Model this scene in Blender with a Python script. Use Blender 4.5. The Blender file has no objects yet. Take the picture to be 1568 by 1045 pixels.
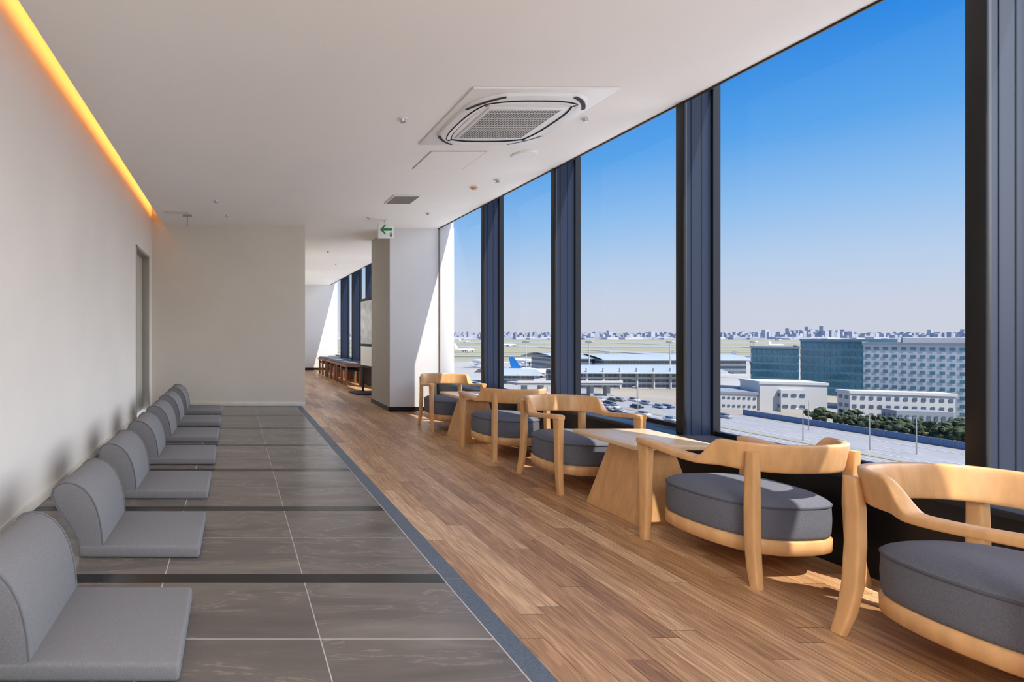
import bpy, bmesh, math, random
from mathutils import Vector, Matrix
random.seed(4)
S = bpy.context.scene
S.view_settings.view_transform = 'Standard'
S.view_settings.look = 'None'
S.view_settings.exposure = 0.0

# ------------------------------------------------------------------ helpers
def lin(c):
    o = []
    for v in c[:3]:
        v = v/255.0
        o.append(v/12.92 if v <= 0.04045 else ((v+0.055)/1.055)**2.4)
    return (o[0], o[1], o[2], 1.0)

def new_mat(name):
    m = bpy.data.materials.new(name); m.use_nodes = True
    nt = m.node_tree
    return m, nt, nt.nodes, nt.links, nt.nodes['Principled BSDF']

def mat(name, c, rough=0.6, metal=0.0, var=0.06, scale=6.0, bump=0.0, bscale=60.0, stretch=(1, 1, 1), spec=0.5):
    m, nt, N, L, P = new_mat(name)
    P.inputs['Roughness'].default_value = rough
    P.inputs['Metallic'].default_value = metal
    P.inputs['Specular IOR Level'].default_value = spec
    tc = N.new('ShaderNodeTexCoord'); mp = N.new('ShaderNodeMapping')
    mp.inputs['Scale'].default_value = stretch
    L.new(tc.outputs['Object'], mp.inputs['Vector'])
    no = N.new('ShaderNodeTexNoise'); no.inputs['Scale'].default_value = scale
    no.inputs['Detail'].default_value = 5
    L.new(mp.outputs[0], no.inputs['Vector'])
    r = N.new('ShaderNodeValToRGB')
    l = lin(c)
    r.color_ramp.elements[0].position = 0.3; r.color_ramp.elements[1].position = 0.7
    r.color_ramp.elements[0].color = tuple(v*(1-var) for v in l[:3])+(1,)
    r.color_ramp.elements[1].color = tuple(min(1, v*(1+var)) for v in l[:3])+(1,)
    L.new(no.outputs['Fac'], r.inputs[0]); L.new(r.outputs[0], P.inputs['Base Color'])
    if bump > 0:
        n2 = N.new('ShaderNodeTexNoise'); n2.inputs['Scale'].default_value = bscale; n2.inputs['Detail'].default_value = 3
        L.new(mp.outputs[0], n2.inputs['Vector'])
        b = N.new('ShaderNodeBump'); b.inputs['Strength'].default_value = bump; b.inputs['Distance'].default_value = 0.005
        L.new(n2.outputs['Fac'], b.inputs['Height']); L.new(b.outputs[0], P.inputs['Normal'])
    return m

class MB:
    def __init__(s): s.bm = bmesh.new(); s.mats = []
    def mi(s, m):
        if m not in s.mats: s.mats.append(m)
        return s.mats.index(m)
    def raw(s, verts, faces, m):
        i = s.mi(m); vs = [s.bm.verts.new(v) for v in verts]
        for f in faces:
            try:
                fc = s.bm.faces.new([vs[k] for k in f]); fc.material_index = i
            except ValueError: pass
    def addbm(s, b, m, M=None):
        b.verts.ensure_lookup_table(); b.verts.index_update()
        vs = [(M @ v.co) if M else v.co.copy() for v in b.verts]
        s.raw(vs, [[v.index for v in f.verts] for f in b.faces], m); b.free()
    def box(s, x0, x1, y0, y1, z0, z1, m, bev=0, seg=2, M=None):
        b = bmesh.new(); bmesh.ops.create_cube(b, size=1)
        for v in b.verts:
            v.co = Vector(((x0+x1)/2+v.co.x*(x1-x0), (y0+y1)/2+v.co.y*(y1-y0), (z0+z1)/2+v.co.z*(z1-z0)))
        if bev > 0: bmesh.ops.bevel(b, geom=list(b.edges), offset=bev, segments=seg, affect='EDGES', profile=0.5)
        s.addbm(b, m, M)
    def cyl(s, p, r1, r2, h, m, n=20, M=None):
        b = bmesh.new(); bmesh.ops.create_cone(b, cap_ends=True, segments=n, radius1=r1, radius2=r2, depth=h)
        T = Matrix.Translation(Vector(p)+Vector((0, 0, h/2)))
        s.addbm(b, m, (M @ T) if M else T)
    def loft(s, rings, m, cap=True):
        n = len(rings[0]); V = [p for r in rings for p in r]; F = []
        for i in range(len(rings)-1):
            for j in range(n):
                a = i*n+j; b = i*n+(j+1) % n; F.append((a, b, b+n, a+n))
        if cap: F.append(tuple(range(n-1, -1, -1))); F.append(tuple(range((len(rings)-1)*n, len(rings)*n)))
        s.raw(V, F, m)
    def prism(s, poly, y0, y1, m, bev=0, seg=3):   # poly in XZ extruded along Y
        b = bmesh.new()
        a = [b.verts.new((x, y0, z)) for x, z in poly]; c = [b.verts.new((x, y1, z)) for x, z in poly]
        n = len(poly); b.faces.new(a); b.faces.new(c[::-1]); es = []
        for i in range(n): b.faces.new((a[i], c[i], c[(i+1) % n], a[(i+1) % n]))
        bmesh.ops.recalc_face_normals(b, faces=b.faces)
        if bev:
            es = [e for e in b.edges if abs(e.verts[0].co.y-e.verts[1].co.y) < 1e-6]
            bmesh.ops.bevel(b, geom=es, offset=bev, segments=seg, affect='EDGES', profile=0.5)
        s.addbm(b, m)
    def tube(s, pts, r, m, n=6, closed=False):
        rings = []
        K = len(pts)
        for i, p in enumerate(pts):
            a = pts[(i-1) % K] if closed or i > 0 else p; c = pts[(i+1) % K] if closed or i < K-1 else p
            t = (c-a).normalized(); u = t.orthogonal() if abs(t.y) > 0.9 else t.cross(Vector((0, 1, 0))).normalized(); v = t.cross(u).normalized(); u = u.normalized()
            rings.append([p+u*math.cos(2*math.pi*k/n)*r+v*math.sin(2*math.pi*k/n)*r for k in range(n)])
        if closed: rings.append(rings[0][:])
        s.loft(rings, m, not closed)
    def finish(s, name, loc=(0, 0, 0), rz=0, ang=38, recalc=True):
        if recalc: bmesh.ops.recalc_face_normals(s.bm, faces=s.bm.faces)
        for f in s.bm.faces: f.smooth = True
        me = bpy.data.meshes.new(name); s.bm.to_mesh(me); s.bm.free()
        for m in s.mats: me.materials.append(m)
        me.set_sharp_from_angle(angle=math.radians(ang))
        return place(name, me, loc, rz)

def place(name, me, loc=(0, 0, 0), rz=0, sc=1):
    o = bpy.data.objects.new(name, me); o.location = loc; o.rotation_euler = (0, 0, rz); o.scale = (sc, sc, sc)
    S.collection.objects.link(o); return o

def rrect(c, u, v, w, h, n=20, e=0.36):
    out = []
    for i in range(n):
        a = 2*math.pi*(i+0.5)/n
        ca, sa = math.cos(a), math.sin(a)
        x = math.copysign(abs(ca)**e, ca)*w/2; y = math.copysign(abs(sa)**e, sa)*h/2
        out.append(Vector(c)+u*x+v*y)
    return out

def sstep(a, b, x):
    t = max(0, min(1, (x-a)/(b-a))); return t*t*(3-2*t)

# ------------------------------------------------------------------ dimensions
CAMZ = 1.17; CEIL = 2.77; PLAT = 0.12
XL = -1.205; XC = -1.035; XR = 3.08; XG = 3.30
Y0 = -4.0; YB = 7.2; YP = 7.46; YF = 16.0; ROOF = 3.1

# ------------------------------------------------------------------ materials
M_wall = mat('wall_plaster', (222, 217, 211), 0.85, var=0.03, scale=1.5, bump=0.05, bscale=120)
M_wallb = mat('back_wall_plaster', (212, 206, 194), 0.85, var=0.03, scale=1.5, bump=0.05, bscale=120)
M_wallw = mat('pier_white_plaster', (216, 216, 216), 0.8, var=0.02, scale=2, bump=0.04, bscale=120)
M_ceil = mat('ceiling_paint', (242, 239, 234), 0.85, var=0.015, scale=1.2)
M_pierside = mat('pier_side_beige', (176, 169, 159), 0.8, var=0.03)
M_black = mat('black_trim', (12, 12, 14), 0.45, var=0.1)
M_navy = mat('navy_anodised_metal', (20, 33, 58), 0.42, metal=0.0, var=0.05, scale=2)
M_navyd = mat('navy_groove', (10, 14, 24), 0.5, metal=0.2)
M_sill = mat('sill_dark_metal', (46, 52, 64), 0.4, metal=0.3, var=0.05)
M_base = mat('baseboard_paint', (214, 208, 198), 0.6)
M_door = mat('door_beige', (186, 180, 168), 0.55, var=0.03)
M_frame = mat('door_frame_steel', (160, 155, 146), 0.5, var=0.03)
M_steel = mat('brushed_steel', (180, 180, 182), 0.3, metal=0.9)
M_white = mat('white_plastic', (232, 232, 230), 0.45, var=0.02)
M_grille = mat('grille_grey', (96, 92, 88), 0.6)
M_dark = mat('dark_gap', (38, 36, 35), 0.7)
M_oak = mat('chair_beech_wood', (220, 170, 116), 0.38, var=0.12, scale=9, stretch=(3, 3, 0.8), bump=0.03, bscale=90)
M_tabtop = mat('table_top_wood', (226, 196, 160), 0.25, var=0.08, scale=10, stretch=(4, 0.6, 2))
M_cush = mat('slate_fabric', (106, 109, 119), 0.95, var=0.16, scale=220, bump=0.5, bscale=500)
M_pipe = mat('slate_fabric_piping', (84, 87, 96), 0.9, var=0.1, scale=200)
M_zaisu = mat('grey_fabric', (122, 122, 125), 0.95, var=0.14, scale=260, bump=0.4, bscale=600)
M_zpipe = mat('grey_fabric_seam', (104, 105, 108), 0.95, var=0.1, scale=260)
M_strip = mat('blue_grey_stone_edge', (88, 98, 110), 0.5, var=0.35, scale=160, bump=0.1, bscale=200)
M_band = mat('black_polished_band', (34, 34, 36), 0.18, var=0.1)
M_grout = mat('grout_light', (190, 188, 184), 0.8)
M_green = mat('exit_green', (20, 130, 70), 0.5)

def glass_mat():
    m = bpy.data.materials.new('window_glass'); m.use_nodes = True
    nt = m.node_tree; N = nt.nodes; L = nt.links
    N.remove(N['Principled BSDF']); out = N['Material Output']
    t = N.new('ShaderNodeBsdfTransparent'); t.inputs[0].default_value = (0.98, 0.99, 1, 1)
    g = N.new('ShaderNodeBsdfGlossy'); g.inputs['Roughness'].default_value = 0.0
    f = N.new('ShaderNodeLayerWeight'); f.inputs[0].default_value = 0.08
    mu = N.new('ShaderNodeMath'); mu.operation = 'MULTIPLY'; mu.inputs[1].default_value = 0.35
    mx = N.new('ShaderNodeMixShader')
    L.new(f.outputs['Facing'], mu.inputs[0])
    L.new(mu.outputs[0], mx.inputs[0]); L.new(t.outputs[0], mx.inputs[1]); L.new(g.outputs[0], mx.inputs[2])
    L.new(mx.outputs[0], out.inputs['Surface'])
    return m
M_glass = glass_mat()

def plank_mat():
    m, nt, N, L, P = new_mat('wood_planks')
    geo = N.new('ShaderNodeNewGeometry'); tc = N.new('ShaderNodeTexCoord')
    ramp = N.new('ShaderNodeValToRGB'); cr = ramp.color_ramp
    cols = [(0, (166, 125, 89)), (0.15, (188, 146, 105)), (0.5, (204, 161, 118)), (0.85, (216, 175, 132)), (1, (229, 192, 150))]
    cr.elements[0].position = 0; cr.elements[0].color = lin(cols[0][1])
    cr.elements[1].position = 1; cr.elements[1].color = lin(cols[-1][1])
    for p, c in cols[1:-1]:
        e = cr.elements.new(p); e.color = lin(c)
    L.new(geo.outputs['Random Per Island'], ramp.inputs[0])
    mp = N.new('ShaderNodeMapping'); mp.inputs['Scale'].default_value = (1, 0.07, 1)
    L.new(tc.outputs['Object'], mp.inputs['Vector'])
    w = N.new('ShaderNodeMath'); w.operation = 'MULTIPLY'; w.inputs[1].default_value = 50
    L.new(geo.outputs['Random Per Island'], w.inputs[0])
    n = N.new('ShaderNodeTexNoise'); n.noise_dimensions = '4D'; n.inputs['Scale'].default_value = 75
    n.inputs['Detail'].default_value = 6; n.inputs['Distortion'].default_value = 1.2
    L.new(mp.outputs[0], n.inputs['Vector']); L.new(w.outputs[0], n.inputs['W'])
    r2 = N.new('ShaderNodeValToRGB'); r2.color_ramp.elements[0].position = 0.33; r2.color_ramp.elements[1].position = 0.66
    r2.color_ramp.elements[0].color = (0.57, 0.52, 0.48, 1); r2.color_ramp.elements[1].color = (1.14, 1.13, 1.11, 1)
    L.new(n.outputs['Fac'], r2.inputs[0])
    mx = N.new('ShaderNodeMix'); mx.data_type = 'RGBA'; mx.blend_type = 'MULTIPLY'; mx.inputs[0].default_value = 0.7
    L.new(ramp.outputs[0], mx.inputs[6]); L.new(r2.outputs[0], mx.inputs[7])
    mp2 = N.new('ShaderNodeMapping'); mp2.inputs['Scale'].default_value = (9, 0.8, 1)
    L.new(tc.outputs['Object'], mp2.inputs['Vector'])
    n3 = N.new('ShaderNodeTexNoise'); n3.noise_dimensions = '4D'; n3.inputs['Scale'].default_value = 1.6; n3.inputs['Detail'].default_value = 2
    L.new(mp2.outputs[0], n3.inputs['Vector']); L.new(w.outputs[0], n3.inputs['W'])
    m3 = N.new('ShaderNodeMath'); m3.operation = 'MULTIPLY'; m3.inputs[1].default_value = 60
    L.new(n3.outputs['Fac'], m3.inputs[0])
    sn = N.new('ShaderNodeMath'); sn.operation = 'SINE'; L.new(m3.outputs[0], sn.inputs[0])
    r3 = N.new('ShaderNodeValToRGB'); r3.color_ramp.elements[0].position = 0.0; r3.color_ramp.elements[1].position = 0.5
    r3.color_ramp.elements[0].color = (0.82, 0.79, 0.77, 1); r3.color_ramp.elements[1].color = (1.02, 1.02, 1.02, 1)
    L.new(sn.outputs[0], r3.inputs[0])
    mx2 = N.new('ShaderNodeMix'); mx2.data_type = 'RGBA'; mx2.blend_type = 'MULTIPLY'; mx2.inputs[0].default_value = 1
    L.new(mx.outputs[2], mx2.inputs[6]); L.new(r3.outputs[0], mx2.inputs[7])
    L.new(mx2.outputs[2], P.inputs['Base Color'])
    P.inputs['Roughness'].default_value = 0.38
    b = N.new('ShaderNodeBump'); b.inputs['Strength'].default_value = 0.25; b.inputs['Distance'].default_value = 0.002
    L.new(n.outputs['Fac'], b.inputs['Height']); L.new(b.outputs[0], P.inputs['Normal'])
    return m
M_plank = plank_mat()

def tile_mat():
    m, nt, N, L, P = new_mat('slate_tile')
    geo = N.new('ShaderNodeNewGeometry'); tc = N.new('ShaderNodeTexCoord')
    w = N.new('ShaderNodeMath'); w.operation = 'MULTIPLY'; w.inputs[1].default_value = 37
    L.new(geo.outputs['Random Per Island'], w.inputs[0])
    mp = N.new('ShaderNodeMapping'); mp.inputs['Rotation'].default_value = (0, 0, 0.6); mp.inputs['Scale'].default_value = (1, 4.5, 1)
    L.new(tc.outputs['Object'], mp.inputs['Vector'])
    n = N.new('ShaderNodeTexNoise'); n.noise_dimensions = '4D'; n.inputs['Scale'].default_value = 1.4
    n.inputs['Detail'].default_value = 8; n.inputs['Roughness'].default_value = 0.58; n.inputs['Distortion'].default_value = 0.6
    L.new(mp.outputs[0], n.inputs['Vector']); L.new(w.outputs[0], n.inputs['W'])
    r = N.new('ShaderNodeValToRGB'); cr = r.color_ramp
    cr.elements[0].position = 0.25; cr.elements[0].color = lin((86, 80, 76))
    cr.elements[1].position = 0.8; cr.elements[1].color = lin((140, 131, 123))
    for p, c in [(0.46, (101, 95, 90)), (0.496, (107, 100, 95)), (0.505, (130, 121, 113)), (0.514, (105, 98, 93)), (0.6, (114, 107, 101))]:
        e = cr.elements.new(p); e.color = lin(c)
    L.new(n.outputs['Fac'], r.inputs[0]); L.new(r.outputs[0], P.inputs['Base Color'])
    P.inputs['Roughness'].default_value = 0.2
    return m
M_tile = tile_mat()

# ------------------------------------------------------------------ room shell
b = MB()   # wood floor
PW = 0.105; y = Y0
b.box(0.98, 3.06, Y0, YF, -0.2, -0.004, M_dark)
x = 0.982; row = 0
while x < 3.055:
    y = Y0 - random.random()*1.2
    x1 = min(x+PW-0.0016, 3.056)
    while y < YF:
        L_ = random.choice([0.4, 0.6, 0.9, 0.9, 1.2]); ya = max(y, Y0); yb = min(y+L_-0.0016, YF)
        if yb > ya+0.02:
            b.raw([(x, ya, 0), (x1, ya, 0), (x1, yb, 0), (x, yb, 0)], [(0, 1, 2, 3)], M_plank)
        y += L_
    x += PW
b.finish('floor', recalc=False)

b = MB()   # raised tiled platform
b.box(XL, 0.979, Y0, YB, -0.2, PLAT-0.0015, M_grout)
cols = [(XL+0.002, -0.9045), (-0.8995, -0.3045), (-0.2995, 0.2935), (0.2985, 0.892)]
def slab(x0, x1, y0, y1, m):
    y0 = max(y0, Y0); y1 = min(y1, YB-0.001)
    if y1-y0 > 0.01: b.box(x0, x1, y0, y1, PLAT-0.01, PLAT, m)
for k in range(-8, 8):
    yb_ = 2.12+0.845*k
    slab(XL+0.002, 0.892, yb_-0.036, yb_+0.036, M_band)
    for (a, c) in cols:
        slab(a, c, yb_+0.039, yb_+0.420, M_tile)
        slab(a, c, yb_+0.426, yb_+0.806, M_tile)
    slab(0.899, 0.979, yb_+0.002, yb_+0.843, M_strip)
b.finish('floor_tiled_platform', ang=20)

b = MB(); b.box(XC, XR, Y0, YF, CEIL, CEIL+0.06, M_ceil)
b.box(-1.6, 3.34, Y0, YF+0.2, ROOF, ROOF+0.2, M_ceil)
b.box(XR, XR+0.012, Y0, YF, CEIL-0.012, CEIL+0.06, M_black)
b.box(XR+0.012, XG+0.02, Y0, YF, ROOF-0.02, ROOF, M_black)
b.finish('ceiling')

b = MB(); b.box(-1.6, XL, Y0, 6.02, -0.2, ROOF, M_wall); b.finish('wall_left')
b = MB(); b.box(-1.6, XL, 6.94, YB, -0.2, ROOF, M_wall); b.finish('wall_left')
b = MB(); b.box(-1.6, XL, 6.02, 6.94, 2.27, ROOF, M_wall); b.finish('wall_left')
b = MB(); b.box(-1.33, -1.29, 6.02, 6.94, PLAT, 2.27, M_door, 0.003)
b.box(-1.29, XL+0.008, 6.02, 6.055, PLAT, 2.27, M_frame, 0.003); b.box(-1.29, XL+0.008, 6.905, 6.94, PLAT, 2.27, M_frame, 0.003)
b.box(-1.29, XL+0.008, 6.02, 6.94, 2.235, 2.27, M_frame, 0.003)
b.box(-1.29, -1.25, 6.10, 6.22, 1.08, 1.10, M_steel, 0.004); b.cyl((-1.275, 6.12, 1.05), 0.02, 0.02, 0.06, M_steel)
b.finish('door_1')

b = MB(); b.box(-1.6, 1.03, YB, YF, -0.2, CEIL, M_wallb); b.box(-1.6, XC, YB, YF, CEIL, ROOF, M_wallb)
b.finish('wall_back')
b = MB(); b.box(1.03, 3.34, YF, YF+0.2, -0.2, CEIL+0.05, M_wallw); b.finish('wall_far')
b = MB(); b.box(2.35, XG+0.02, YP, 8.45, -0.2, CEIL, M_wallw)
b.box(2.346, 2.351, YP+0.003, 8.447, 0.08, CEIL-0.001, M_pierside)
b.box(3.1, XG, YP-0.03, YP, 0.475, ROOF-0.02, M_wallw, 0.004)
b.box(3.085, 3.1, YP-0.004, YP, 0.0, CEIL, M_frame)
b.finish('wall_pier')
b = MB(); b.box(2.338, 3.05, YP-0.012, YP, 0, 0.07, M_black); b.box(2.338, 2.346, YP-0.012, 8.45, 0, 0.07, M_black); b.finish('baseboard_pier')
b = MB(); b.box(XL, 1.03, YB-0.012, YB, PLAT, PLAT+0.06, M_base, 0.003); b.finish('baseboard_back')
b = MB(); b.box(XL, XL+0.012, Y0, 6.02, PLAT, PLAT+0.06, M_base, 0.003); b.finish('baseboard_left')
b = MB(); b.box(1.03, 3.05, YF-0.015, YF, 0, 0.08, M_black); b.finish('baseboard_far')

# windows / fins / sill
SZ = 0.475
def sill(name, ya, yb):
    b = MB()
    b.box(3.06, XG+0.04, ya, yb, -0.2, SZ-0.03, M_black)
    b.box(3.035, XG+0.04, ya, yb, SZ-0.03, SZ, M_sill, 0.004)
    b.finish(name)
sill('trim_window_sill', Y0, YP); sill('trim_window_sill_corridor', 8.45, YF)
wi = 1
def window(ya, yb, fin=True):
    global wi
    b = MB()
    if fin:
        b.box(XR, XG+0.03, ya, ya+0.055, SZ, ROOF-0.02, M_navy)
        b.box(XR-0.004, XR+0.02, ya-0.002, ya+0.057, SZ, ROOF-0.02, M_black, 0.002)
        for gx in (3.13, 3.20, 3.262):
            b.box(gx, gx+0.006, ya-0.0015, ya, SZ, ROOF-0.02, M_navyd)
        b.box(XG-0.03, XG+0.02, ya-0.012, ya, SZ, ROOF-0.02, M_navyd)
        yg = ya+0.055
        b.box(XG-0.02, XG+0.02, yg, yg+0.012, SZ, ROOF-0.02, M_black)
    else: yg = ya
    b.box(XG-0.02, XG+0.02, yg, yb, SZ, SZ+0.03, M_black)
    b.raw([(XG, yg, SZ+0.03), (XG, yb, SZ+0.03), (XG, yb, ROOF-0.02), (XG, yg, ROOF-0.02)], [(0, 1, 2, 3)], M_glass)
    b.finish('window_%d' % wi); wi += 1
window(Y0, -3.42, False)
for k in range(-4, 4): window(2.02+1.36*k, 2.02+1.36*(k+1) if k < 3 else YP)
window(8.45, 8.82, False)
for k in range(5, 10): window(2.02+1.36*k, 2.02+1.36*(k+1) if k < 9 else YF)
b = MB()
b.box(-1.6, 3.34, Y0-0.1, Y0, -0.2, 0.12, M_black)
b.box(-1.6, 3.34, Y0-0.1, Y0, CEIL, ROOF, M_black)
for xx in (-1.25, -0.1, 1.05, 2.2, 3.26): b.box(xx, xx+0.06, Y0-0.1, Y0, 0.12, CEIL, M_navy)
b.raw([(-1.2, Y0-0.05, 0.12), (3.26, Y0-0.05, 0.12), (3.26, Y0-0.05, CEIL), (-1.2, Y0-0.05, CEIL)], [(0, 1, 2, 3)], M_glass)
b.finish('window_rear')  # unseen end wall, glazed to bring in sky light from behind
b = MB(); b.box(XC, XC+0.02, Y0, YB, CEIL+0.06, CEIL+0.12, M_white); b.finish('trim_cove_upstand')

# ------------------------------------------------------------------ ceiling fittings
def sellipse(cx, cy, z, a, n=64, e=0.5):
    out = []
    for i in range(n):
        t = 2*math.pi*i/n; c, s = math.cos(t), math.sin(t)
        out.append(Vector((cx+math.copysign(abs(c)**e, c)*a, cy+math.copysign(abs(s)**e, s)*a, z)))
    return out
b = MB(); Z = CEIL-0.0005
b.box(-0.475, 0.475, -0.475, 0.475, -0.012, 0, M_white, 0.003)
def sel(a, z, e=0.55): return sellipse(0, 0, z, a, 64, e)
b.loft([sel(0.425, -0.012), sel(0.425, -0.016), sel(0.415, -0.03), sel(0.39, -0.036)], M_white)
for q in range(4):
    R = Matrix.Rotation(q*math.pi/2, 4, 'Z')
    P = []
    for i in range(21):
        t = -1+2*i/20; P.append((t*0.31, 0.352-0.05*abs(t)**3))
    for (dy0, dy1, zz, mm) in ((0.0, 0.045, -0.0375, M_dark), (0.006, 0.034, -0.043, M_white)):
        V = []
        for (px, py) in P: V += [R @ Vector((px, py-dy1+0.015, zz)), R @ Vector((px, py+0.015-dy0, zz))]
        b.raw(V, [(2*i, 2*i+1, 2*i+3, 2*i+2) for i in range(20)], mm)
    C = []
    for i in range(9):
        a = math.pi/4-0.28+0.56*i/8
        C += [R @ Vector((math.cos(a)*0.455, math.sin(a)*0.455, -0.037)), R @ Vector((math.cos(a)*0.478, math.sin(a)*0.478, -0.034))]
    b.raw(C, [(2*i, 2*i+1, 2*i+3, 2*i+2) for i in range(8)], M_dark)
b.box(-0.268, 0.268, -0.268, 0.268, -0.046, -0.034, M_white, 0.004)
b.box(-0.245, 0.245, -0.245, 0.245, -0.0475, -0.046, M_grille)
for i in range(25):
    p = -0.24+i*0.02
    b.box(p-0.0018, p+0.0018, -0.245, 0.245, -0.049, -0.0475, M_white)
for i in range(13):
    p = -0.24+i*0.04
    b.box(-0.245, 0.245, p-0.002, p+0.002, -0.0492, -0.0475, M_white)
b.finish('ceiling_air_conditioner', (2.02, 3.66, Z))

b = MB(); b.box(-0.245, 0.245, -0.23, 0.23, -0.004, 0, M_frame); b.box(-0.238, 0.238, -0.223, 0.223, -0.006, 0, M_ceil); b.finish('ceiling_access_hatch', (1.96, 4.53, Z))
b = MB(); b.box(-0.16, 0.16, -0.18, 0.18, -0.012, 0, M_white, 0.003); b.box(-0.14, 0.14, -0.16, 0.16, -0.014, -0.01, M_grille)
for i in range(14): b.box(-0.14, 0.14, -0.155+i*0.023, -0.15+i*0.023, -0.018, -0.014, M_frame)
b.finish('ceiling_vent_grille', (1.99, 5.84, Z))
b = MB(); b.box(-0.17, 0.17, -0.07, 0.07, -0.012, 0, M_white, 0.003); b.box(-0.15, 0.15, -0.05, 0.05, -0.014, -0.01, M_grille)
for i in range(5): b.box(-0.15, 0.15, -0.045+i*0.02, -0.037+i*0.02, -0.02, -0.014, M_white)
b.finish('ceiling_vent_grille', (-0.75, 6.45, Z))
b = MB(); b.cyl((0, 0, -0.012), 0.095, 0.1, 0.012, M_white, 40); b.cyl((0, 0, -0.014), 0.082, 0.082, 0.004, M_ceil, 40); b.finish('ceiling_speaker', (2.57, 4.38, Z))
b = MB(); b.cyl((0, 0, -0.01), 0.045, 0.05, 0.01, M_white); b.cyl((0, 0, -0.03), 0.025, 0.04, 0.02, mat('sensor_orange', (205, 150, 95), 0.5)); b.finish('smoke_detector', (2.60, 5.345, Z))
b = MB(); b.cyl((0, 0, -0.006), 0.03, 0.033, 0.006, M_white); b.cyl((0, 0, -0.022), 0.012, 0.018, 0.018, M_steel); b.cyl((0, 0, -0.026), 0.02, 0.02, 0.003, M_steel)
o = b.finish('sprinkler_head', (2.60, 3.65, Z))
for p in [(2.72, 5.1), (1.25, 3.66), (-0.22, 5.9), (1.84, 6.75), (2.55, 6.5), (1.8, 9.5), (2.3, 11.2), (-0.1, 6.6)]: place('sprinkler_head', o.data, (p[0], p[1], Z))
b = MB()
b.cyl((0, 0, -0.16), 0.006, 0.006, 0.16, M_frame); b.box(-0.06, 0.06, -0.012, 0.012, -0.03, 0, M_frame, 0.003); b.finish('ceiling_hanger_rod', (-0.63, 6.6, Z))

b = MB()  # exit sign
b.box(-0.02, 0.02, -0.02, 0.02, 0.21, 0.2595, M_white)
b.box(-0.108, 0.108, -0.018, 0.018, 0, 0.215, M_white, 0.004)
zc = 0.12
b.raw([(-0.085, -0.02, zc), (-0.02, -0.02, zc+0.07), (0.005, -0.02, zc+0.07), (-0.035, -0.02, zc+0.022), (0.085, -0.02, zc+0.022), (0.085, -0.02, zc-0.0)], [(0, 1, 2, 3), (0, 3, 4, 5)], M_green)
b.raw([(-0.085, -0.0201, zc), (0.085, -0.0201, zc), (0.085, -0.0201, zc-0.016), (-0.035, -0.0201, zc-0.016), (0.005, -0.0201, zc-0.064), (-0.02, -0.0201, zc-0.064)], [(0, 1, 2, 3), (0, 3, 4, 5)], M_green)
b.cyl((0.068, -0.019, 0.072), 0.008, 0.008, 0.012, M_green)
b.box(0.055, 0.082, -0.0205, -0.018, 0.02, 0.068, M_green)
b.finish('emergency_exit_sign', (2.115, 6.9, CEIL-0.26), recalc=False)

# ------------------------------------------------------------------ legless floor chairs
b = MB()
b.box(-0.235, 0.335, -0.23, 0.23, 0.0, 0.058, M_zaisu, 0.014, 3)
prof = [(-0.12, 0.012), (-0.12, 0.06), (-0.124, 0.12), (-0.134, 0.18), (-0.15, 0.235), (-0.175, 0.285), (-0.208, 0.322), (-0.25, 0.345), (-0.292, 0.352), (-0.328, 0.344),
        (-0.353, 0.322), (-0.362, 0.292), (-0.352, 0.262), (-0.318, 0.205), (-0.28, 0.15), (-0.25, 0.1), (-0.236, 0.05), (-0.232, 0.012)]
b.prism(prof, -0.226, 0.226, M_zaisu, 0.012, 3)
for yy in (-0.222, 0.222): b.tube([Vector((x, yy, zz)) for x, zz in prof[1:-1]], 0.0045, M_zpipe)
z = b.finish('legless_floor_chair', (-0.5, 1.71, PLAT+0.001), ang=50)
for i in range(1, 7): place('legless_floor_chair', z.data, (-0.5+random.uniform(-0.006, 0.006), 1.71+0.825*i, PLAT+0.001), random.uniform(-0.012, 0.012))
place('legless_floor_chair', z.data, (-0.5, 0.885, PLAT+0.001))

# ------------------------------------------------------------------ armchair
def catmull(P, n):
    out = []
    for i in range(len(P)-1):
        p0 = P[max(i-1, 0)]; p1 = P[i]; p2 = P[i+1]; p3 = P[min(i+2, len(P)-1)]
        for k in range(n):
            t = k/n
            out.append(0.5*((2*p1)+(-p0+p2)*t+(2*p0-5*p1+4*p2-p3)*t*t+(-p0+3*p1-3*p2+p3)*t**3))
    out.append(P[-1].copy()); return out
b = MB()
half = [(0, -0.30), (0.10, -0.294), (0.19, -0.262), (0.25, -0.20), (0.287, -0.10), (0.303, 0.02), (0.31, 0.14), (0.305, 0.285)]
full = [Vector((-x, y, 0)) for x, y in half[::-1]]+[Vector((x, y, 0)) for x, y in half[1:]]
path = catmull(full, 8)
rings = []
for i, p in enumerate(path):
    t = (path[min(i+1, len(path)-1)]-path[max(i-1, 0)]).normalized()
    nrm = Vector((t.y, -t.x, 0))
    bw = 1-sstep(-0.14, -0.05, p.y)
    h = 0.036+bw*0.100; w = 0.066-bw*0.036
    arm_z = 0.535+0.028*sstep(-0.05, 0.28, p.y)
    zc = arm_z*(1-bw)+0.592*bw
    up = (Vector((0, 0, 1))+nrm*0.14*bw*(1 if nrm.dot(Vector((p.x, p.y, 0))) > 0 else -1)).normalized()
    end = min(i, len(path)-1-i)
    k = [0.75, 0.93][end] if end < 2 else 1
    rings.append(rrect((p.x, p.y, zc), nrm, up, w*k, h*k))
b.loft(rings, M_oak)
ex, ey, ez = Vector((1, 0, 0)), Vector((0, 1, 0)), Vector((0, 0, 1))
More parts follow.
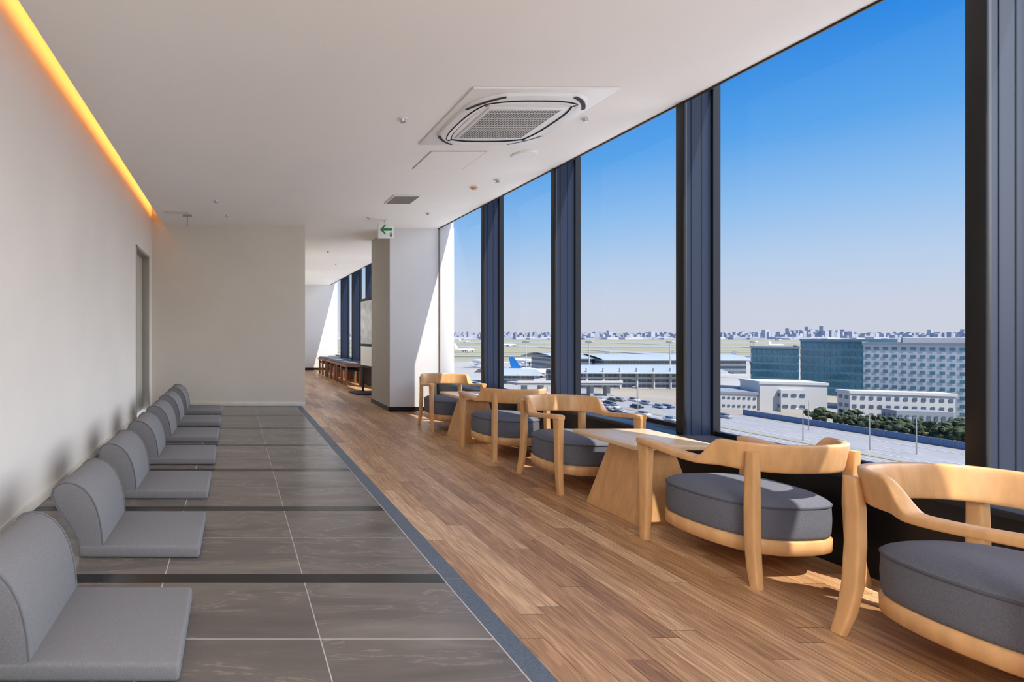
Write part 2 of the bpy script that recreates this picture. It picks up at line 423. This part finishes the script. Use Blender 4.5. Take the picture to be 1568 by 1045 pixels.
for s in (-1, 1):
    st = [(0.298, 0.262, 0.0, 0.034, 0.040), (0.302, 0.255, 0.1, 0.037, 0.046), (0.304, 0.25, 0.25, 0.040, 0.053), (0.305, 0.25, 0.45, 0.042, 0.062), (0.305, 0.25, 0.55, 0.046, 0.074)]
    b.loft([rrect((s*x, y, z), ex, ey, w, d) for x, y, z, w, d in st], M_oak)
    st = [(0.266, -0.288, 0.0, 0.034, 0.038), (0.258, -0.270, 0.09, 0.038, 0.046), (0.251, -0.257, 0.2, 0.040, 0.05), (0.247, -0.252, 0.36, 0.040, 0.05), (0.246, -0.252, 0.5, 0.038, 0.046), (0.250, -0.258, 0.62, 0.034, 0.040)]
    b.loft([rrect((s*x, y, z), ex, ey, w, d) for x, y, z, w, d in st], M_oak)
def outl(k, z, n=72):
    r = []
    for i in range(n):
        a = 2*math.pi*i/n; c, s_ = math.cos(a), math.sin(a); e = 2/2.9
        x = 0.283*math.copysign(abs(c)**e, c); y = 0.265*math.copysign(abs(s_)**e, s_)
        x *= 1-0.10*max(0, -y/0.265)
        r.append(Vector((x*k, y*k, z)))
    return r
b.loft([outl(.96, .125), outl(1.01, .135), outl(1.015, .19), outl(.97, .2)], M_oak)
b.loft([outl(.95, .196), outl(.985, .202), outl(1.0, .22), outl(1.008, .28), outl(1.0, .345)], M_cush, False)
b.loft([outl(1.0, .345), outl(1.012, .349), outl(1.014, .354), outl(1.0, .358)], M_pipe, False)
b.loft([outl(1.0, .358), outl(.97, .367), outl(.9, .379), outl(.75, .391), outl(.5, .399), outl(.25, .402), outl(.02, .403)], M_cush)
ch = b.finish('armchair', (2.655, 2.57, 0), 0.05, ang=55)
place('armchair', ch.data, (2.67, 4.86, 0), 0.02)
place('armchair', ch.data, (2.67, 3.87, 0), math.pi+0.03)
place('armchair', ch.data, (2.67, 6.15, 0), math.pi-0.02)
place('armchair', ch.data, (2.64, 1.65, 0), math.pi+0.03)
place('armchair', ch.data, (2.66, 0.30, 0), 0.02)

# side table
b = MB()
b.box(-0.26, 0.26, -0.27, 0.27, 0.47, 0.5, M_tabtop, 0.006, 3)
def sq(hx, hy, z, cx=0): return [Vector((cx-hx, -hy, z)), Vector((cx+hx, -hy, z)), Vector((cx+hx, hy, z)), Vector((cx-hx, hy, z))]
b.loft([sq(.205, .205, 0), sq(.205, .205, 0.012), sq(.10, .12, 0.47)], M_oak)
tb = b.finish('side_table', (2.66, 3.23, 0), ang=30)
place('side_table', tb.data, (2.66, 5.50, 0)); place('side_table', tb.data, (2.66, 0.98, 0))

# ------------------------------------------------------------------ corridor furniture
M_brown = mat('bench_wood', (150, 98, 66), 0.5, var=0.12, stretch=(4, 0.5, 1))
b = MB(); b.box(-0.2, 0.2, -0.58, 0.58, 0.42, 0.47, M_brown, 0.006)
for sx in (-0.16, 0.16):
    for sy in (-0.5, 0, 0.5): b.box(sx-0.025, sx+0.025, sy-0.025, sy+0.025, 0, 0.42, M_brown, 0.004)
b.box(-0.17, 0.17, -0.5, 0.5, 0.33, 0.37, M_dark, 0.004); b.box(-0.17, 0.17, -0.56, 0.56, 0.47, 0.50, M_cush, 0.01)
bn = b.finish('wooden_bench', (2.70, 11.7, 0))
for yy in (12.95, 14.2): place('wooden_bench', bn.data, (2.70, yy, 0))
M_screen = mat('poster_panel', (196, 200, 204), 0.4, var=0.25, scale=7)
b = MB(); b.box(-0.3, 0.2, -0.25, 0.25, 0, 0.025, M_dark, 0.004)
for yy in (-0.25, 0.25): b.box(-0.015, 0.015, yy-0.02, yy+0.02, 0.02, 0.6, M_dark)
b.box(-0.02, 0.02, -0.32, 0.32, 0.5, 1.88, M_dark, 0.006); b.box(-0.028, -0.018, -0.29, 0.29, 0.98, 1.83, M_screen); b.box(-0.028, -0.018, -0.29, 0.29, 0.55, 0.93, M_white)
b.finish('information_board', (2.62, 9.7, 0), 0.12)

# ------------------------------------------------------------------ outside world (ground 25 m below)
G = -25.0
M_gr = mat('outside_ground', (144, 138, 126), 0.95, var=0.18, scale=0.02)
M_asph = mat('asphalt', (138, 140, 144), 0.9, var=0.08, scale=0.2)
M_bounce = mat('plaza_white_concrete', (234, 232, 228), 0.9, var=0.03, scale=0.2)  # bright white for the added ground that bounces sunlight indoors
M_apron = mat('apron_concrete', (154, 154, 152), 0.9, var=0.08, scale=0.03)
M_grass = mat('airfield_grass', (138, 137, 112), 0.95, var=0.14, scale=0.006, stretch=(0.4, 2, 1))
M_run = mat('runway', (144, 148, 150), 0.9, var=0.05, scale=0.01)
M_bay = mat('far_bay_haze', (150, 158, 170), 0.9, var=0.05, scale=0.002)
M_line = mat('road_paint', (205, 205, 202), 0.8)
def strip(name, x0, x1, y0, y1, z, m):
    b = MB(); b.raw([(x0, y0, z), (x1, y0, z), (x1, y1, z), (x0, y1, z)], [(0, 1, 2, 3)], m); return b.finish(name, recalc=False)
strip('ground', -9000, 16000, -9000, 18000, G-1.6, M_gr)
strip('ground_plaza', -60, 105, -160, 200, G+0.03, M_bounce)  # invented reflector, unseen below the windows, lights the ceiling
strip('ground_yard', 20, 700, -300, 480, G-0.02, M_gr)
strip('ground_road', 105, 163, -300, 700, G+0.02, M_asph)
strip('ground_apron', -100, 1500, 235, 470, G+0.04, M_apron)
strip('ground_airfield', -1500, 6000, 470, 2350, G+0.1, M_grass)
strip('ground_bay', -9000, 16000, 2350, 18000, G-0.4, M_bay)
b = MB()
for (a, c) in ((560, 600), (700, 722), (980, 1060), (1450, 1560)):
    b.raw([(-1500, a, G+0.6), (6000, a, G+0.6), (6000, c, G+0.6), (-1500, c, G+0.6)], [(0, 1, 2, 3)], M_run)
for xx in (500, 900, 1500): b.raw([(xx, 470, G+0.65), (xx+40, 470, G+0.65), (xx+240, 1500, G+0.65), (xx+200, 1500, G+0.65)], [(0, 1, 2, 3)], M_run)
b.finish('ground_runways', recalc=False)
b = MB()
for xx in (124, 128.5, 133, 141, 145.5, 150, 158):
    for yy in range(60, 230, 12):
        e_ = 6 if xx not in (133, 141, 158) else 12
        b.raw([(xx, yy, G+0.08), (xx+0.25, yy, G+0.08), (xx+0.25, yy+e_, G+0.08), (xx, yy+e_, G+0.08)], [(0, 1, 2, 3)], M_line)
b.raw([(136, 40, G+0.1), (138, 40, G+0.1), (138, 198, G+0.1), (136, 198, G+0.1)], [(0, 1, 2, 3)], M_grass)
b.finish('ground_road_markings', recalc=False)

def obox(b, p0, p1, depth, z0, z1, m, mw=None, rows=0, colsn=0, ww=0.6, wh=0.5, roof=None):
    a = Vector((p0[0], p0[1], 0)); c = Vector((p1[0], p1[1], 0)); d = (c-a); Ln = d.length; d.normalize()
    n = Vector((-d.y, d.x, 0))
    if n.dot(a) < 0: n = -n
    T = Matrix(((d.x, n.x, 0, a.x), (d.y, n.y, 0, a.y), (0, 0, 1, 0), (0, 0, 0, 1)))
    b.box(0, Ln, 0, depth, z0, z1, m, M=T)
    if roof: b.box(-0.3, Ln+0.3, -0.3, depth+0.3, z1, z1+0.8, roof, M=T)
    if mw and rows:
        fh = (z1-z0)/rows
        for side in (0, 1):
            ln = Ln if side == 0 else depth
            nc = colsn if side == 0 else max(1, int(colsn*depth/Ln))
            cw = ln/nc
            for r in range(rows):
                zz = z0+fh*(r+0.5)
                for k in range(nc):
                    u0 = cw*(k+0.5-ww/2); u1 = cw*(k+0.5+ww/2)
                    za, zb = zz-fh*wh/2, zz+fh*wh/2
                    if side == 0: V = [T @ Vector(q) for q in ((u0, -0.12, za), (u1, -0.12, za), (u1, -0.12, zb), (u0, -0.12, zb))]
                    else: V = [T @ Vector(q) for q in ((-0.12, u0, za), (-0.12, u1, za), (-0.12, u1, zb), (-0.12, u0, zb))]
                    b.raw(V, [(0, 1, 2, 3)], mw)
    return T
M_hotel = mat('hotel_facade', (182, 191, 194), 0.8, var=0.04, scale=0.1)
M_hwin = mat('hotel_windows', (74, 118, 134), 0.25, var=0.25, scale=0.6)
M_teal = mat('curtain_wall_teal', (84, 128, 142), 0.25, var=0.25, scale=0.08)
M_teal2 = mat('curtain_wall_glass', (52, 98, 120), 0.15, var=0.3, scale=0.15)
M_wb = mat('white_building', (190, 190, 188), 0.8, var=0.03, scale=0.1)
M_gb = mat('grey_building', (130, 138, 146), 0.8, var=0.06, scale=0.1)
M_bwin = mat('building_windows', (80, 96, 112), 0.3, var=0.2, scale=0.5)
b = MB(); T = obox(b, (213, 167), (235.2, 138.7), 22, G, -2.4, M_hotel, M_hwin, 9, 20, 0.55, 0.45, M_gb)
b.box(8, 30, 3, 18, -1.6, 0.0, M_wb, M=T); b.box(1, 7, 3, 12, -1.6, -0.4, M_teal, M=T); b.finish('hotel_building')
b = MB(); T = obox(b, (247.5, 215.5), (260.5, 200.7), 26, G, -1.8, M_teal, M_teal2, 7, 12, 0.9, 0.72, M_hwin)
T = obox(b, (237, 226), (247, 215.8), 24, G, -5.0, M_teal, M_teal2, 6, 9, 0.9, 0.7, M_gb); b.finish('glass_office_building')
b = MB(); obox(b, (168, 172), (178, 168), 14, G, -19.5, M_wb, M_bwin, 2, 8, 0.5, 0.3, M_gb); b.finish('warehouse_building')
b = MB(); obox(b, (180, 169), (196, 163), 11, G, -15.8, M_wb, None, roof=M_wb)
obox(b, (184, 166), (190, 163.8), 3, G, -17.5, M_wb, M_bwin, 2, 3, 0.6, 0.3); b.finish('warehouse_building')
b = MB(); obox(b, (191, 153), (212, 145), 5, G, -17.2, M_wb, M_bwin, 3, 12, 0.5, 0.42, M_wb); b.finish('office_block_building')
b = MB(); obox(b, (192, 143), (203, 139), 5, G, -21, M_gb, M_bwin, 1, 8, 0.5, 0.4); b.finish('shed_building')
b = MB(); obox(b, (208, 131), (222, 124), 8, G, -20.5, M_wb, M_bwin, 2, 10, 0.6, 0.4, M_gb); b.finish('shed_building')
M_roof = mat('terminal_roof', (152, 164, 170), 0.5, var=0.06, scale=0.05)
b = MB()
def terminal(x0, x1, y0, dep, z1, rows):
    obox(b, (x0, y0), (x1, y0-2), dep, G, z1, M_wb, M_bwin, rows, int((x1-x0)/2.2), 0.9, 0.5)
    n = 10; P = []
    for i in range(n+1):
        t = i/n; P.append((y0-4+(dep+8)*t, z1+3.2*math.sin(math.pi*t)))
    V = []
    for (yy, zz) in P: V += [(x0-3, yy, zz), (x1+3, yy-2, zz)]
    b.raw(V, [(2*i, 2*i+1, 2*i+3, 2*i+2) for i in range(n)], M_roof)
terminal(166, 232, 238, 26, -17.5, 3); terminal(240, 330, 320, 30, -15.5, 3); terminal(216, 238, 330, 34, -15.0, 3)
terminal(138, 158, 262, 12, -20.5, 2)
for i in range(8): b.box(168+i*8, 168.6+i*8, 235.2, 236, G, -15, M_wb)
b.finish('airport_terminal')
b = MB(); cm = [mat('car_paint_%s' % n, c, 0.3) for n, c in (('white', (205, 205, 205)), ('silver', (160, 164, 170)), ('black', (40, 42, 46)), ('blue', (60, 80, 120)), ('grey', (110, 112, 116)))]
def car(cx, cy):
    m_ = random.choice(cm)
    b.box(cx-0.9, cx+0.9, cy-2.2, cy+2.2, G+0.3, G+0.95, m_, 0.15, 1); b.box(cx-0.75, cx+0.75, cy-1.2, cy+1.4, G+0.95, G+1.5, M_bwin, 0.2, 1)
for r in range(3):
    for k in range(14):
        if random.random() < 0.45: car(123+k*2.7, 174+r*9)
for k in range(6): car(random.choice([126, 131, 143, 148, 153]), random.uniform(95, 165))
b.finish('parked_cars')
b = MB(); b.box(118, 162, 206, 214, -20.2, -19.2, M_apron); b.box(118, 162, 205.6, 206, -19.2, -18.3, M_wb)
for i in range(6): b.box(122+i*7, 123.5+i*7, 208, 210, G, -20.2, M_apron)
b.finish('elevated_roadway')
M_blue = mat('blue_fence_panel', (92, 118, 152), 0.7)
b = MB(); b.box(165, 165.3, 95, 160, G, G+1.7, M_blue)
for i in range(33): b.box(164.9, 165.4, 95+2*i, 95.1+2*i, G, G+1.8, M_gb)
b.finish('boundary_fence')
M_leaf = mat('tree_leaves', (60, 72, 48), 0.95, var=0.7, scale=1.2); M_trunk = mat('tree_trunk', (80, 62, 46), 0.9)
b = MB()
def tree(x, y, h, r):
    b.cyl((x, y, G), 0.25, 0.18, h*0.5, M_trunk, 8)
    for j in range(16):
        bb = bmesh.new(); bmesh.ops.create_icosphere(bb, subdivisions=1, radius=1)
        rr = r*random.uniform(0.22, 0.48)
        for v in bb.verts: v.co *= random.uniform(0.6, 1.3)
        b.addbm(bb, M_leaf, Matrix.Translation((x+random.uniform(-r, r)*.8, y+random.uniform(-r, r)*.8, G+h-rr*random.uniform(0.6, 4))) @ Matrix.Scale(rr, 4))
for i in range(30): tree(172+random.uniform(-3, 6), 112+i*1.15, random.uniform(2.8, 4.8), 1.9)
for i in range(18): tree(random.uniform(181, 187), random.uniform(112, 136), random.uniform(3, 4.8), 1.8)
b.finish('tree_row', ang=25)
b = MB(); b.cyl((0, 0, 0), 0.12, 0.07, 8, M_steel, 8); b.box(-1.4, 0.1, -0.06, 0.06, 7.9, 8.02, M_steel); b.box(-1.9, -1.2, -0.14, 0.14, 7.86, 8.02, M_wb, 0.03)
lp = b.finish('street_lamp', (143, 111, G))
for p in ((148, 107), (139.5, 121), (156, 134), (139.5, 150), (160, 165), (139.5, 170.5), (160, 196), (128, 222), (146, 230)): place('street_lamp', lp.data, (p[0], p[1], G))
b = MB(); b.cyl((0, 0, 0), 0.35, 0.18, 22, M_wb, 8); b.box(-2, 2, -0.4, 0.4, 21, 22.2, M_steel, 0.1)
am = b.finish('apron_light_mast', (205, 285, G))
for p in ((250, 283), (300, 285), (168, 284), (345, 380), (430, 390)): place('apron_light_mast', am.data, (p[0], p[1], G))
M_plane = mat('aircraft_white', (228, 230, 232), 0.4); M_tail = mat('aircraft_blue_tail', (20, 110, 190), 0.4)
def plane_mesh(tail):
    b = MB(); st = [(-18, .2, .6), (-15, .9, .3), (-11, 1.7, .1), (0, 1.9, 0), (10, 1.9, 0), (14, 1.6, -.1), (17, .8, -.3), (18, .15, -.4)]
    b.loft([[Vector((x, math.cos(a)*r, 3.5+z+math.sin(a)*r)) for a in [2*math.pi*i/16 for i in range(16)]] for x, r, z in st], M_plane)
    for s in (-1, 1):
        b.raw([(3, s*1.5, 2.6), (-3, s*1.5, 2.6), (-7, s*17, 3.8), (-4.8, s*17, 3.8)], [(0, 1, 2, 3)], M_plane)
        b.raw([(-13, s*1, 4), (-16.5, s*1, 4), (-18, s*6, 4.3), (-16.2, s*6, 4.3)], [(0, 1, 2, 3)], M_plane)
        b.loft([[Vector((x, s*5.5+math.cos(a)*r, 1.9+math.sin(a)*r)) for a in [2*math.pi*i/12 for i in range(12)]] for x, r in ((-1, .7), (0, 1.0), (3, 1.0), (3.3, .9))], M_plane)
    b.box(-18.3, -11, -0.12, 0.12, 5, 5.4, tail)
    b.raw([(-11.5, 0, 5.2), (-16, 0, 12), (-18.6, 0, 12), (-17.4, 0, 5.2)], [(0, 1, 2, 3)], tail)
    for xx, yy in ((13, 0), (-1, 2.4), (-1, -2.4)): b.cyl((xx, yy, 0), .45, .45, 2.6, M_dark, 8)
    return b
pa = plane_mesh(M_tail).finish('passenger_airplane', (188, 300, G+0.05), -0.4)
pb = plane_mesh(M_plane).finish('passenger_airplane', (330, 706, G+0.7), 0.3)
for p in ((560, 1010, 0.0), (700, 1500, 0.2), (1100, 1000, 0.1), (240, 400, 2.0), (195, 385, 1.6), (290, 405, 1.8), (345, 410, 1.8), (395, 410, 1.8), (445, 410, 1.8)):
    place('passenger_airplane', pb.data, (p[0], p[1], G+0.7), p[2])
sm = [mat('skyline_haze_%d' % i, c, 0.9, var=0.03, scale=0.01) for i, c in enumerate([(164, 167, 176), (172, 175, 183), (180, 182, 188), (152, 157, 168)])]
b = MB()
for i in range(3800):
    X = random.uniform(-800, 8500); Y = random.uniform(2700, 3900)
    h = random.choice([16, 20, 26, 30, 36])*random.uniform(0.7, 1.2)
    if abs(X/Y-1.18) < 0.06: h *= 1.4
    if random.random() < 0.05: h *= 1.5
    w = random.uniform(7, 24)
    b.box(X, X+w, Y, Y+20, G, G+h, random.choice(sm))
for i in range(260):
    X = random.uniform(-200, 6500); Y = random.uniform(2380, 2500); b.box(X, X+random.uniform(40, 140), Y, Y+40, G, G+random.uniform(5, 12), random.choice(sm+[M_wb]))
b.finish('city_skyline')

# ------------------------------------------------------------------ world + lights
W = bpy.data.worlds.new('World'); S.world = W; W.use_nodes = True
N = W.node_tree.nodes; L = W.node_tree.links; bg = N['Background']
tc = N.new('ShaderNodeTexCoord'); sp = N.new('ShaderNodeSeparateXYZ'); rp = N.new('ShaderNodeValToRGB')
L.new(tc.outputs['Generated'], sp.inputs[0]); L.new(sp.outputs['Z'], rp.inputs[0]); L.new(rp.outputs[0], bg.inputs[0])
cr = rp.color_ramp
stops = [(0.0, (208, 211, 223)), (0.045, (204, 212, 229)), (0.10, (187, 209, 236)), (0.18, (146, 193, 240)), (0.27, (92, 166, 236)), (0.38, (42, 137, 228)), (1.0, (24, 94, 194))]
cr.elements[0].position = 0; cr.elements[0].color = lin(stops[0][1]); cr.elements[1].position = 1; cr.elements[1].color = lin(stops[-1][1])
for p, c in stops[1:-1]: e = cr.elements.new(p); e.color = lin(c)
bg.inputs[1].default_value = 1.0

def light(name, typ, loc, energy, color=(1, 1, 1), dirv=None, **kw):
    l = bpy.data.lights.new(name, typ); l.energy = energy; l.color = color
    for k, v in kw.items(): setattr(l, k, v)
    o = bpy.data.objects.new(name, l); o.location = loc
    if dirv: o.rotation_euler = Vector(dirv).to_track_quat('-Z', 'Y').to_euler()
    S.collection.objects.link(o); return o
light('sun', 'SUN', (20, -40, 60), 6.8, (1, 0.93, 0.84), (-1.2, 2.6, -4.7), angle=0.009)
light('sky_daylight', 'SUN', (40, 0, 60), 2.9, (0.985, 0.985, 1), (-1, 0.12, -0.28), angle=math.radians(50))  # wide soft fill added through the windows to brighten the interior
cv = light('cove_light', 'AREA', (XC-0.004, (Y0+YB)/2, CEIL+0.20), 21, (1, 0.34, 0.05), None, shape='RECTANGLE', size=YB-Y0-0.1, size_y=0.04, spread=math.radians(110))
cv.rotation_euler = (math.radians(90+8), 0, math.radians(90))
light('ceiling_lamp_rear', 'AREA', (1.0, -1.6, 2.72), 110, (1, 0.98, 0.95), (0, 0, -1), shape='RECTANGLE', size=2.4, size_y=2.0)  # added fill behind the camera, no fixture there
light('room_lamp_rear', 'POINT', (1.0, -1.5, 1.6), 90, (1, 0.98, 0.96), shadow_soft_size=0.4)  # second added fill behind the camera, lifts ceiling and walls
light('corridor_lamp', 'POINT', (1.15, 10.0, 1.5), 10, (1, 0.97, 0.92), shadow_soft_size=0.1)  # added corridor fill, hidden from view by the back wall
light('corridor_lamp', 'POINT', (1.15, 13.5, 1.5), 15, (1, 0.97, 0.92), shadow_soft_size=0.1)  # same hidden fill, further down the corridor

# ------------------------------------------------------------------ camera
cam = bpy.data.cameras.new('camera'); co = bpy.data.objects.new('camera', cam); S.collection.objects.link(co)
co.location = (0, 0, CAMZ); co.rotation_euler = (math.radians(90), 0, 0)
cam.sensor_width = 36; cam.lens = 755/1568*36; cam.shift_x = 0.271; cam.shift_y = -0.0067
cam.clip_start = 0.05; cam.clip_end = 40000
S.camera = co
